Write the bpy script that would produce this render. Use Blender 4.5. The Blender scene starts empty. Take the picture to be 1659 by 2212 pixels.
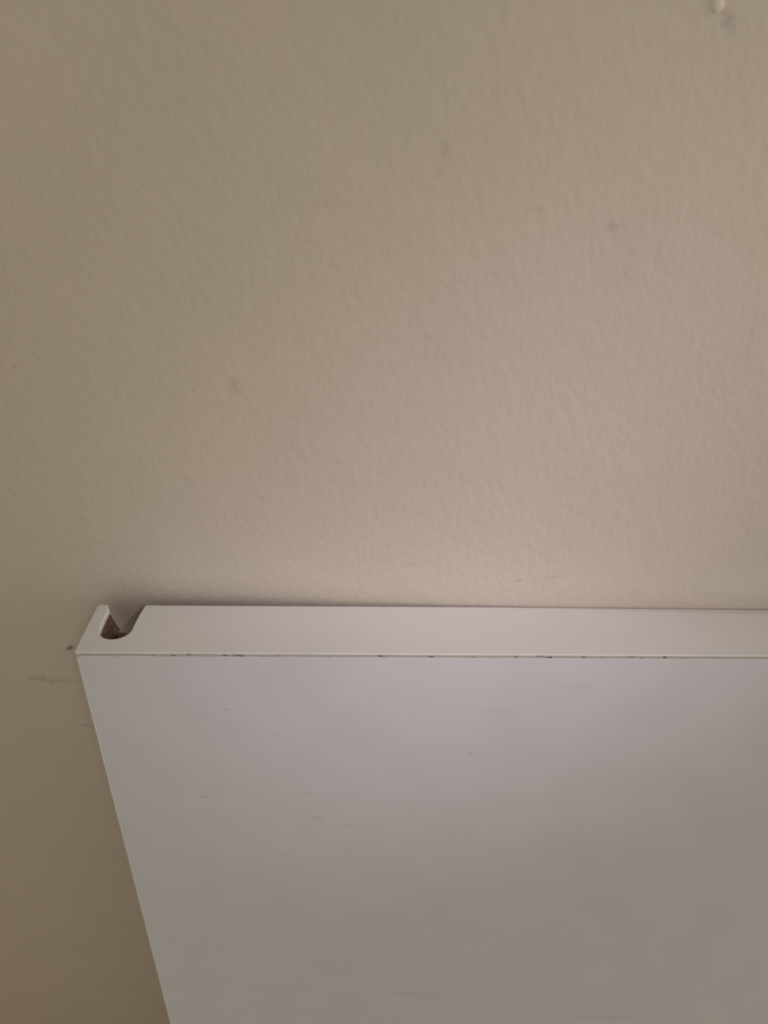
import bpy, bmesh, math, random
from mathutils import Vector, Matrix, noise
from mathutils.geometry import tessellate_polygon

# ------------------------------------------------------------------ frame of the leaning panel
MM = 0.001
LEAN = math.radians(8.0)          # panel leans back against the wall
T = 18 * MM                       # panel thickness
LEN = 0.80                        # panel height (bottom edge stands on the floor)
WID = 0.60                        # panel width
XL = -0.111                       # left end of the panel (x = 0 is where its top meets the wall)
ROOT = Vector((XL, -LEN * math.sin(LEAN) - T * math.cos(LEAN) - 0.0001, T * math.sin(LEAN)))
# local panel axes: x right, y = through the thickness to the wall, z = up along the panel
BM = Matrix.Translation(ROOT) @ Matrix.Rotation(-LEAN, 4, 'X')
def bw(X, N, D):                  # panel millimetres (right, to the wall, down from the top) -> world
    return BM @ Vector((X * MM, N * MM, LEN - D * MM))

# ------------------------------------------------------------------ camera
sc = bpy.context.scene
cam_d = bpy.data.cameras.new('camera'); cam = bpy.data.objects.new('camera', cam_d)
sc.collection.objects.link(cam); sc.camera = cam
cam_d.sensor_fit = 'HORIZONTAL'; cam_d.sensor_width = 36.0; cam_d.lens = 36.0 * 1660.0 / 1659.0
cam_d.clip_start = 0.005; cam_d.clip_end = 50
a, yaw, roll = math.radians(30.5) + 0.00936, 0.0116, 0.0070
F = Vector((0, math.cos(a), math.sin(a))); U = Vector((0, math.sin(a), -math.cos(a))); R = Vector((1, 0, 0))
F, R = F * math.cos(yaw) + R * math.sin(yaw), R * math.cos(yaw) - F * math.sin(yaw)
R, U = R * math.cos(roll) + U * math.sin(roll), U * math.cos(roll) - R * math.sin(roll)
rot = BM.to_3x3()
def bd(v): return rot @ Vector((v.x, v.y, -v.z))
Fw, Rw, Uw = bd(F), bd(R), bd(U)
cm = Matrix((Rw, Uw, -Fw)).transposed().to_4x4()
cm.translation = bw(70.70, -138.69, -122.64)
cam.matrix_world = cm
cam_d.dof.use_dof = True; cam_d.dof.focus_distance = 0.205; cam_d.dof.aperture_fstop = 22

# ------------------------------------------------------------------ light
world = bpy.data.worlds.new('world'); sc.world = world; world.use_nodes = True
bg = world.node_tree.nodes['Background']
bg.inputs[0].default_value = (1.0, 0.95, 0.815, 1); bg.inputs[1].default_value = 0.445

def look(o, target):
    o.rotation_euler = (Vector(target) - o.location).to_track_quat('-Z', 'Y').to_euler()
# low side window far along the wall: its light grazes the plaster from the right
wl = bpy.data.lights.new('window_daylight', 'AREA'); wl.shape = 'RECTANGLE'; wl.size = 0.5; wl.size_y = 0.8
wl.energy = 11; wl.color = (1.0, 0.97, 0.97)
wo = bpy.data.objects.new('window_daylight', wl); sc.collection.objects.link(wo)
wo.location = (1.88, -0.33, 1.08); look(wo, bw(20, 0, 0))
# added spot lamp without a real source, brightens the wall behind the panel top
sl = bpy.data.lights.new('added_pool_spot', 'SPOT'); sl.energy = 70; sl.color = (0.96, 0.84, 1.0)
sl.spot_size = math.radians(5.5); sl.spot_blend = 1.0; sl.shadow_soft_size = 0.05
so = bpy.data.objects.new('added_pool_spot', sl); sc.collection.objects.link(so)
so.location = (0.66, -1.15, 1.98); look(so, bw(94, 18, -22))

vs = sc.view_settings
vs.view_transform = 'Standard'; vs.look = 'None'; vs.gamma = 1; vs.use_curve_mapping = False
vs.exposure = 0.0

# ------------------------------------------------------------------ material helpers
def mat(name):
    m = bpy.data.materials.new(name); m.use_nodes = True
    nt = m.node_tree; return m, nt, nt.nodes['Principled BSDF']
def nd(nt, typ, **kw):
    n = nt.nodes.new(typ)
    for k, v in kw.items(): setattr(n, k, v)
    return n
def noise_node(nt, vec, scale, detail=3, rough=0.5, sx=(1, 1, 1), rz=(0, 0, 0)):
    mp = nd(nt, 'ShaderNodeMapping'); mp.inputs['Scale'].default_value = sx; mp.inputs['Rotation'].default_value = rz
    nt.links.new(vec, mp.inputs['Vector'])
    n = nd(nt, 'ShaderNodeTexNoise'); n.inputs['Scale'].default_value = scale
    n.inputs['Detail'].default_value = detail; n.inputs['Roughness'].default_value = rough
    nt.links.new(mp.outputs[0], n.inputs['Vector']); return n.outputs[0]
def ramp(nt, fac, lo, hi, a=0.0, b=1.0, smooth=True):
    r = nd(nt, 'ShaderNodeMapRange')
    if smooth: r.interpolation_type = 'SMOOTHSTEP'
    for i, v in zip((1, 2, 3, 4), (lo, hi, a, b)): r.inputs[i].default_value = v
    nt.links.new(fac, r.inputs[0]); return r.outputs[0]
def math_node(nt, op, x, y):
    n = nd(nt, 'ShaderNodeMath', operation=op)
    for i, v in enumerate((x, y)):
        if hasattr(v, 'links'): nt.links.new(v, n.inputs[i])
        else: n.inputs[i].default_value = v
    return n.outputs[0]
def mix(nt, fac, c1, c2):
    n = nd(nt, 'ShaderNodeMix', data_type='RGBA')
    if hasattr(fac, 'links'): nt.links.new(fac, n.inputs[0])
    else: n.inputs[0].default_value = fac
    for i, c in ((6, c1), (7, c2)):
        if hasattr(c, 'links'): nt.links.new(c, n.inputs[i])
        else: n.inputs[i].default_value = (*c, 1)
    return n.outputs[2]
def bump(nt, b, height, strength, dist, prev=None):
    n = nd(nt, 'ShaderNodeBump'); n.inputs['Strength'].default_value = strength; n.inputs['Distance'].default_value = dist
    nt.links.new(height, n.inputs['Height'])
    if prev is not None: nt.links.new(prev, n.inputs['Normal'])
    nt.links.new(n.outputs[0], b.inputs['Normal']); return n.outputs[0]
def spot_mark(nt, vec, cx, cz, rx, rz, ang, breakup, seed, plane):
    """soft-edged smudge or painted shade of its own shape, at a place on the surface (metres)"""
    mp = nd(nt, 'ShaderNodeMapping'); mp.vector_type = 'TEXTURE'
    if plane == 'xz':
        mp.inputs['Location'].default_value = (cx, 0, cz); mp.inputs['Rotation'].default_value = (0, ang, 0)
        mp.inputs['Scale'].default_value = (rx, 1e3, rz)
    nt.links.new(vec, mp.inputs['Vector'])
    ln = nd(nt, 'ShaderNodeVectorMath', operation='LENGTH'); nt.links.new(mp.outputs[0], ln.inputs[0])
    ns = noise_node(nt, vec, breakup, 3, 0.6)
    d = math_node(nt, 'ADD', ln.outputs['Value'], math_node(nt, 'MULTIPLY', math_node(nt, 'SUBTRACT', ns, 0.5), 2.6))
    return ramp(nt, d, 0.15, 1.05, 1.0, 0.0)

# ------------------------------------------------------------------ materials
def softplus(v, k): return k * math.log1p(math.exp(max(-60, min(60, v / k))))
def wall_y(x):
    """plaster bends away gently to the left of the spot the panel rests on"""
    d = softplus(-(x + 0.012), 0.012)
    return 0.00005 + 0.034 * 0.26 * math.tanh(d / 0.26)
def wall_at(px, py):
    """point of the wall that the photograph shows at a pixel"""
    o = cam.matrix_world.translation; v = Fw + Rw * ((px - 829.5) / 1660) - Uw * ((py - 1106) / 1660)
    k = -o.y / v.y
    for _ in range(20):
        q = o + v * k; k += (wall_y(q.x) - q.y) / v.y
    return o + v * k
def wall_material(marks=True):
    m, nt, b = mat('cream_wall_paint')
    tc = nd(nt, 'ShaderNodeTexCoord').outputs['Object']
    col = mix(nt, ramp(nt, noise_node(nt, tc, 45, 3), 0.3, 0.7), (0.715, 0.645, 0.545), (0.735, 0.660, 0.560))
    if marks:
        # (place in the photograph, half sizes mm, angle, strength, colour)
        for i, (px, py, rx, rz, an, st, c) in enumerate([
            (152, 1400, 2.0, 1.0, -0.5, 0.75, (0.16, 0.13, 0.10)),
            (92, 1467, 5.5, 1.7, 0.07, 0.26, (0.25, 0.22, 0.18)),
            (135, 1471, 6.5, 1.9, 0.05, 0.20, (0.25, 0.22, 0.18)),
            (188, 1566, 3.5, 1.3, 0.1, 0.28, (0.25, 0.22, 0.18)),
            (1578, 52, 2.2, 1.3, 0.9, 0.30, (0.27, 0.25, 0.20)),
            (1571, 38, 1.5, 1.2, 0.9, 0.25, (0.33, 0.24, 0.20)),
            (1532, 14, 1.5, 1.8, 0.2, 0.20, (0.27, 0.25, 0.20)),  # shade to the left of the paint blob, painted into the wall colour
            (1325, 490, 1.7, 1.2, -0.3, 0.30, (0.30, 0.26, 0.21)),
            (1163, 455, 2.0, 1.4, 0.3, 0.16, (0.34, 0.28, 0.22)),
            (1348, 590, 0.9, 2.0, 0.1, 0.20, (0.34, 0.28, 0.22)),
            (958, 345, 1.5, 4.0, 0.1, 0.18, (0.34, 0.28, 0.22)),
            (508, 835, 1.5, 3.4, -0.15, 0.26, (0.42, 0.27, 0.21)),
            (715, 440, 5.0, 1.1, 0.05, 0.11, (0.34, 0.28, 0.22)),
            (33, 792, 0.7, 0.7, 0.0, 0.40, (0.36, 0.26, 0.16)),
            (1119, 1255, 1.3, 0.40, -0.3, 0.50, (0.28, 0.24, 0.20)),
            (890, 1220, 1.8, 0.5, 0.0, 0.28, (0.28, 0.24, 0.20)),
            (1195, 1248, 5.5, 0.8, -0.15, 0.16, (0.36, 0.31, 0.26)),
        ]):
            q = wall_at(px, py)
            f = spot_mark(nt, tc, q.x, q.z, rx * MM, rz * MM, an, 900, i, 'xz')
            col = mix(nt, math_node(nt, 'MULTIPLY', f, st if py > 1300 or py < 20 else 0.7 * st), col, c)
    nt.links.new(col, b.inputs['Base Color'])
    b.inputs['Roughness'].default_value = 0.62; b.inputs['Specular IOR Level'].default_value = 0.35
    # roller stipple with short slanting wisps, and slow unevenness of the plaster
    h1 = noise_node(nt, tc, 620, 3, 0.55, (1, 1, 0.6), (0, 0.7, 0))
    h2 = noise_node(nt, tc, 240, 2, 0.5)
    n1 = bump(nt, b, h1, 0.55, 0.00022)
    n2 = bump(nt, b, h2, 0.25, 0.00024, n1)
    h3 = noise_node(nt, tc, 28, 2, 0.5)
    bump(nt, b, h3, 0.12, 0.0010, n2)
    return m
M_wall = wall_material()

def white_material(name, c, rough, mottle=0.03, marks=None):
    m, nt, b = mat(name)
    tc = nd(nt, 'ShaderNodeTexCoord').outputs['Object']
    c2 = tuple(x * (1 - mottle) for x in c)
    col = mix(nt, ramp(nt, noise_node(nt, tc, 60, 3), 0.35, 0.65), c, c2)
    for i, (px, dz, rx, rz, an, st) in enumerate(marks or []):
        f = spot_mark(nt, tc, px * MM, LEN - dz * MM, rx * MM, rz * MM, an, 700, i, 'xz')
        col = mix(nt, math_node(nt, 'MULTIPLY', f, st), col, (0.36, 0.33, 0.32))
    nt.links.new(col, b.inputs['Base Color'])
    b.inputs['Roughness'].default_value = rough; b.inputs['Specular IOR Level'].default_value = 0.4
    bump(nt, b, noise_node(nt, tc, 900, 2), 0.12, 0.00008)
    return m
rnd = random.Random(4)
FRONT_MARKS = [(34.5, 18.5, 2.0, 0.7, 0.1, 0.22), (46, 27, 2.5, 0.8, 0.3, 0.20), (25, 51, 2.2, 0.8, 0.1, 0.30),
               (52.5, 49.5, 2.5, 0.8, 0, 0.26), (55, 60, 3.5, 1.0, 0.0, 0.18), (64, 63, 4.0, 1.0, 0, 0.14),
               (96, 33.8, 1.1, 0.5, 0.4, 0.32), (28, 20.5, 1.2, 0.6, 0.3, 0.18), (9, 66, 2, 1, 0, 0.2),
               (101, 19, 7, 2.0, 0.1, 0.10), (83, 151, 16, 1.6, 0.12, 0.13), (150, 167, 22, 2, 0, 0.10),
               (45, 76, 3, 1, 0, 0.15), (120, 10, 6, 1.2, 0, 0.10)]
M_front = white_material('white_melamine', (0.630, 0.618, 0.636), 0.45, 0.03, FRONT_MARKS)
M_band = white_material('white_edge_band', (0.69, 0.67, 0.655), 0.42, 0.02)

M_cut = white_material('brightened_cut_plastic', (0.90, 0.90, 0.89), 0.5, 0.02)  # whiter than the band: light on the cut faces put into the colour
def chip_material():
    m, nt, b = mat('raw_chipboard')
    tc = nd(nt, 'ShaderNodeTexCoord').outputs['Object']
    n = noise_node(nt, tc, 900, 4, 0.65, (1, 1, 1.8))
    n2 = noise_node(nt, tc, 320, 2, 0.6)
    col = mix(nt, ramp(nt, n, 0.35, 0.65), (0.13, 0.075, 0.042), (0.40, 0.27, 0.175))
    col = mix(nt, ramp(nt, n2, 0.45, 0.6), col, (0.23, 0.145, 0.09))
    nt.links.new(col, b.inputs['Base Color']); b.inputs['Roughness'].default_value = 0.9
    bump(nt, b, n, 0.8, 0.0004)
    return m
M_chip = chip_material()

def glue_material():
    m, nt, b = mat('glue_line')
    tc = nd(nt, 'ShaderNodeTexCoord').outputs['Object']
    f = ramp(nt, noise_node(nt, tc, 230, 4, 0.65, (1, 0.3, 0.3)), 0.51, 0.60)
    f2 = ramp(nt, noise_node(nt, tc, 900, 2, 0.5, (0.35, 1, 2.2)), 0.47, 0.62)
    col = mix(nt, math_node(nt, 'MULTIPLY', f, f2), (0.43, 0.395, 0.355), (0.07, 0.05, 0.035))
    nt.links.new(col, b.inputs['Base Color']); b.inputs['Roughness'].default_value = 0.7
    return m
M_glue = glue_material()

def simple(name, c, rough, scale, c2):
    m, nt, b = mat(name); tc = nd(nt, 'ShaderNodeTexCoord').outputs['Object']
    nt.links.new(mix(nt, noise_node(nt, tc, scale, 4, 0.6, (1, 6, 1)), c, c2), b.inputs['Base Color'])
    b.inputs['Roughness'].default_value = rough; return m
M_floor = simple('floor_boards', (0.30, 0.19, 0.11), 0.5, 6, (0.40, 0.27, 0.16))
M_trim = simple('white_trim_paint', (0.72, 0.70, 0.66), 0.5, 30, (0.75, 0.73, 0.69))

# ------------------------------------------------------------------ mesh helpers
def link(name, me, m, parent=None):
    o = bpy.data.objects.new(name, me); sc.collection.objects.link(o)
    if m: me.materials.append(m)
    if parent: o.parent = parent
    return o
def from_bm(name, bm, m, parent=None, smooth=False):
    bmesh.ops.recalc_face_normals(bm, faces=bm.faces)
    me = bpy.data.meshes.new(name); bm.to_mesh(me); bm.free()
    if smooth:
        for p in me.polygons: p.use_smooth = True
    return link(name, me, m, parent)
def box(bm, x0, x1, y0, y1, z0, z1):
    vs_ = [bm.verts.new((x, y, z)) for x in (x0, x1) for y in (y0, y1) for z in (z0, z1)]
    for f in ((0, 1, 3, 2), (4, 6, 7, 5), (0, 4, 5, 1), (2, 3, 7, 6), (0, 2, 6, 4), (1, 5, 7, 3)):
        bm.faces.new([vs_[i] for i in f])

# ------------------------------------------------------------------ the setting
H = 2.4; X0, X1 = -1.8, 1.9
xs = sorted(set([X0, -1.4, -1.0, -0.8, -0.6, -0.5] + [round(-0.4 + 0.004 * i, 4) for i in range(120)] + [0.1, 0.3, 0.8, X1]))
bm = bmesh.new()
cols = [[bm.verts.new((x, y, z)) for y, z in ((wall_y(x), 0), (wall_y(x), H), (0.12, H), (0.12, 0))] for x in xs]
for A, B in zip(cols, cols[1:]):
    for i in range(4): bm.faces.new((A[i], B[i], B[(i + 1) % 4], A[(i + 1) % 4]))
bm.faces.new(cols[0]); bm.faces.new(cols[-1][::-1])
wall = from_bm('wall_back', bm, M_wall); wall['kind'] = 'structure'
for p in wall.data.polygons: p.use_smooth = abs(p.normal.y) > 0.7 and p.center.y < 0.06
# a small dried paint blob standing proud of the wall
bm = bmesh.new()
bmesh.ops.create_icosphere(bm, subdivisions=3, radius=1.0)
for v in bm.verts:
    k = 1 + 0.18 * noise.noise(v.co * 2.1)
    v.co = Vector((v.co.x * 0.00085 * k, v.co.y * 0.00022, v.co.z * (0.00125 if v.co.z > 0 else 0.0009) * k))
bq = wall_at(1551, 13)
blob = from_bm('paint_blob', bm, M_wall, wall, True); blob.location = bq

bm = bmesh.new(); box(bm, X0, X1, -2.6, 0.12, -0.05, 0.0)
fl = from_bm('floor', bm, M_floor); fl['kind'] = 'structure'
bm = bmesh.new(); box(bm, X0, X1, -0.012, 0.02, 0.0, 0.07)
bb = from_bm('baseboard_back', bm, M_trim); bb['kind'] = 'structure'

# ------------------------------------------------------------------ the panel
root = bpy.data.objects.new('shelf_panel', None); sc.collection.objects.link(root)
root.matrix_world = BM; root.empty_display_size = 0.05
root['label'] = 'white laminated chipboard shelf panel with notched top edge, leaning against the cream wall'
root['category'] = 'panel'

BAND = 1.6      # thickness of the top edge band
LIP = 0.38      # how far the band shows on the front above the glue line
POCKET = 8.8    # depth of the routed notch
FL = 0.35       # laminate thickness
SB = 0.9        # side edge band thickness
W = WID / MM
B = LEN / MM
def P(x, n, d): return (x * MM, n * MM, LEN - d * MM)     # panel mm -> local metres
def notch_curve(n0, x0):
    """routed slot outline from its left rear mouth round to the right rear mouth, panel mm (x, n)"""
    pts = [(x0, n0), (3.12, 15.2), (3.10, 13.2), (3.18, 11.0), (3.25, 9.4), (3.3, 8.6)]
    for k in range(1, 24):
        t = math.pi + math.pi * k / 24
        pts.append((7.3 + 4.02 * math.cos(t), 8.6 + 3.88 * math.sin(t)))
    return pts + [(11.32, 8.6), (11.32, 10.2), (11.48, 13.2), (11.80, 15.9), (12.12, 18.0)]
def inset(pts, w):
    res = []
    for i, p in enumerate(pts):
        a_, b_ = pts[i - 1], pts[(i + 1) % len(pts)]
        tx, ty = b_[0] - a_[0], b_[1] - a_[1]; L_ = math.hypot(tx, ty) or 1
        res.append((p[0] + w * ty / L_, p[1] - w * tx / L_))   # outline runs clockwise (x right, n up)
    return res
def loft(bm, rings, cap0=True, cap1=True):
    vr = [[bm.verts.new(P(*q)) for q in r] for r in rings]
    for A, C in zip(vr, vr[1:]):
        for i in range(len(A)):
            j = (i + 1) % len(A); bm.faces.new((A[i], A[j], C[j], C[i]))
    for want, r, v in ((cap0, rings[0], vr[0]), (cap1, rings[-1], vr[-1])):
        if want:
            for t in tessellate_polygon([[Vector((q[0], q[1], 0)) for q in r]]):
                if len(set(t)) == 3: bm.faces.new([v[i] for i in t])

# ---- top edge band: follows the notch, eased front arris, broken tip on the left tab, rear arris worn to the right
out = [(0.35, 0.0), (0.0, 0.3), (-0.02, 9.0), (-0.02, 17.2), (0.15, 17.8), (0.5, 18.0), (1.6, 18.05), (2.45, 18.1), (2.72, 17.6), (3.02, 16.9)]
out += notch_curve(16.3, 3.2)
out += [(12.12 + 4 * k, 18.0) for k in range(1, 52)] + [(300.0, 18.0), (450.0, 18.0), (W - 0.3, 18.0), (W, 17.7), (W, 0.3), (W - 0.3, 0.0)]
out += [(x, 0.0) for x in [W - 60 * k for k in range(1, 6)] + [240 - 2.5 * k for k in range(0, 95)]]
def wear(x): return max(0.0, min(1.0, (x - 100) / 65))
def band_ring(kind):
    base = inset(out, 0.09) if kind == 0 else out
    r = []
    for (x0, n0), (x, n) in zip(out, base):
        rear = n0 == 18.0 and x0 > 12.5; front = n0 < 0.31
        wob = 0.10 * noise.noise(Vector((x0 * 0.21, 3.1, 0))) + 0.05 * noise.noise(Vector((x0 * 0.9, 8.1, 0)))
        w = wear(x0) * (1 + 0.06 * noise.noise(Vector((x0 * 0.15, 0, 2))))
        if kind == 0: r.append((x, 18.0 - max(2.2 * w, 0.09) if rear else (n0 + 0.12 + wob if front else n), 0.0))
        elif kind == 1: r.append((x, n + 0.05 if front else n, max(0.42 * w, 0.10) if rear else 0.12))
        elif kind == 2: r.append((x, n, LIP + (0.8 * wob if front else 0.05)))
        elif kind == 3: r.append((x, FL + 0.01 if front else n, LIP + (0.8 * wob + 0.01 if front else 0.07)))
        else: r.append((x, FL + 0.01 if front else n, BAND))
    return r
bm = bmesh.new(); loft(bm, [band_ring(k) for k in range(5)])
ob = from_bm('top_edge_band', bm, M_band, root); ob.data.materials.append(M_cut)
for p in ob.data.polygons:      # cut plastic along the notch, whitened to look lit
    if 2.3 < p.center.x / MM < 12.3 and 4.0 < p.center.y / MM < 18.2 and abs(p.normal.z) < 0.9: p.material_index = 1
ob['label'] = 'white plastic edge band with a rounded notch cut through it'

# ---- glue line between band and front laminate
bm = bmesh.new()
xg = [0.12, 0.5, 0.95] + [1.2 + 2.5 * k for k in range(90)] + [300.0, W - 0.1]
def lam_top(x): return 1.24 + 0.12 * noise.noise(Vector((x * 0.3, 0, 7))) + 0.05 * noise.noise(Vector((x * 1.1, 0, 3)))
g = [[bm.verts.new(P(x, n, (LIP + 0.02) if k == 0 else (BAND if x < 1.0 else lam_top(x)))) for n, k in ((0.07 + 0.03 * noise.noise(Vector((x * 0.6, 1, 1))), 0), (0.05, 1), (FL, 1), (FL, 0))] for x in xg]
for A, C in zip(g, g[1:]):
    for i in range(4): bm.faces.new((A[i], C[i], C[(i + 1) % 4], A[(i + 1) % 4]))
bm.faces.new(g[0]); bm.faces.new(g[-1][::-1])
ob = from_bm('glue_line', bm, M_glue, root); ob['label'] = 'grey beige glue line with dark specks'

# ---- chipboard core: notched upper part with torn walls, solid body under the notch
def resample(pts, step):
    res = [pts[0]]
    for p, q in zip(pts, pts[1:]):
        L_ = math.hypot(q[0] - p[0], q[1] - p[1]); n = max(1, int(L_ / step))
        res += [(p[0] + (q[0] - p[0]) * k / n, p[1] + (q[1] - p[1]) * k / n) for k in range(1, n + 1)]
    return res
slot = resample(notch_curve(18.0, 3.2), 0.4)
def lerp(pts, d):
    for (d0, v0), (d1, v1) in zip(pts, pts[1:]):
        if d <= d1: return v0 + (v1 - v0) * max(0, d - d0) / (d1 - d0)
    return pts[-1][1]
def tear(d):     # how far the rear rim of the left tab is broken away at depth d
    return lerp([(BAND, 16.3), (2.1, 16.3), (2.6, 16.9), (3.4, 16.8), (4.25, 17.3), (5.0, 17.3), (6.0, 17.8), (8.0, 18.0), (8.4, 17.7), (POCKET, 17.5)], d)
def core_ring(d):
    lim = tear(d)
    r = [(SB, FL + 0.01, d), (SB, 6.0, d), (SB, 12.0, d), (SB, min(17.6, lim + 0.7), d), (1.9, min(17.6, lim + 0.4), d)]
    for x, n in slot:
        k = noise.noise(Vector((x * 1.2, n * 0.9, d * 1.1))) + 0.6 * noise.noise(Vector((x * 3.1, n * 2.6, d * 3.0 + 9)))
        amp = 0.42 if x < 5.5 else 0.12
        dx = amp * (k + 0.2) * min(1.0, (d - BAND) / 0.6)
        if x < 4.5 and n > 9: dx += 0.75 * max(0.0, min(1.0, (d - 3.2) / 4.5)) * min(1.0, (n - 9) / 4)
        n2 = min(n, lim) if x < 4 else min(n, 17.64)
        r.append((x + (dx if x < 7.3 else -0.4 * dx), n2 + (0.15 * k if n2 < lim - 0.2 and x < 7 else 0), d))
    return r + [(W / 2, 17.64, d), (W - SB, 17.64, d), (W - SB, FL + 0.01, d)]
bm = bmesh.new()
loft(bm, [core_ring(BAND + (POCKET - BAND) * k / 18) for k in range(19)])
full = [(SB, FL + 0.01), (SB, 17.64)] + [(x, 17.64 + 0.06 * noise.noise(Vector((x * 2, 0, 0)))) for x in (1.5, 2.4, 3.2, 4, 5, 6, 7, 8, 9, 10, 11, 12)] + [(W - SB, 17.64), (W - SB, FL + 0.01)]
loft(bm, [[(x, n, d) for x, n in full] for d in (POCKET, B - 0.5)])
ob = from_bm('chipboard_core', bm, M_chip, root); ob['label'] = 'raw brown chipboard showing inside the notch'

# ---- front laminate
bm = bmesh.new()
xs2 = [SB + 0.02] + [x for x in xg if x > 1.1][:-1] + [W - SB]
g = [[bm.verts.new(P(x, n, d)) for n, d in ((0.05, lam_top(x)), (0.0, lam_top(x) + 0.08), (0.0, B), (FL, B), (FL, lam_top(x)))] for x in xs2]
for A, C in zip(g, g[1:]):
    for i in range(5): bm.faces.new((A[i], C[i], C[(i + 1) % 5], A[(i + 1) % 5]))
bm.faces.new(g[0]); bm.faces.new(g[-1][::-1])
from_bm('front_laminate', bm, M_front, root)

# ---- back laminate, open at the notch and torn beside it
bm = bmesh.new()
ol = [(SB, 3.2), (1.6, 4.2), (2.2, 5.2), (2.6, 7.2), (2.8, 9.3), (3.6, 9.5), (6, 9.4), (9, 9.6), (11.9, 9.4), (12.12, BAND + 0.02), (W - SB, BAND + 0.02), (W - SB, B), (SB, B)]
A = [bm.verts.new(P(x, 17.66, d)) for x, d in ol]; C = [bm.verts.new(P(x, 18.0, d)) for x, d in ol]
for t in tessellate_polygon([[Vector((x, d, 0)) for x, d in ol]]):
    for V in (A, C): bm.faces.new([V[i] for i in t])
for i in range(len(A)):
    j = (i + 1) % len(A); bm.faces.new((A[j], A[i], C[i], C[j]))
from_bm('back_laminate', bm, M_front, root)

# ---- side edge bands with eased front arris
for s in (0, 1):
    bm = bmesh.new()
    prof = [(0.0, 0.55), (0.06, 0.25), (0.2, 0.09), (0.45, 0.0), (SB, 0.0), (SB, 18.0), (0.15, 18.0), (0.0, 17.8)]
    rings = []
    for d in [BAND + 0.02, BAND + 0.25, 3, 5] + [8 + 4 * k for k in range(44)] + [240, 500, B]:
        w = 0.05 * noise.noise(Vector((d * 0.12, s * 5, 0))) + 0.03 * noise.noise(Vector((d * 0.5, s * 5, 4)))
        e = 0.16 if d < BAND + 0.1 else 0.0
        rings.append([((x + w * (x < 0.5) + e * (x < 0.3)) if s == 0 else W - x - w * (x < 0.5), n + e * (n < 0.3), d) for x, n in prof])
    loft(bm, rings)
    from_bm('side_edge_band', bm, M_band, root)
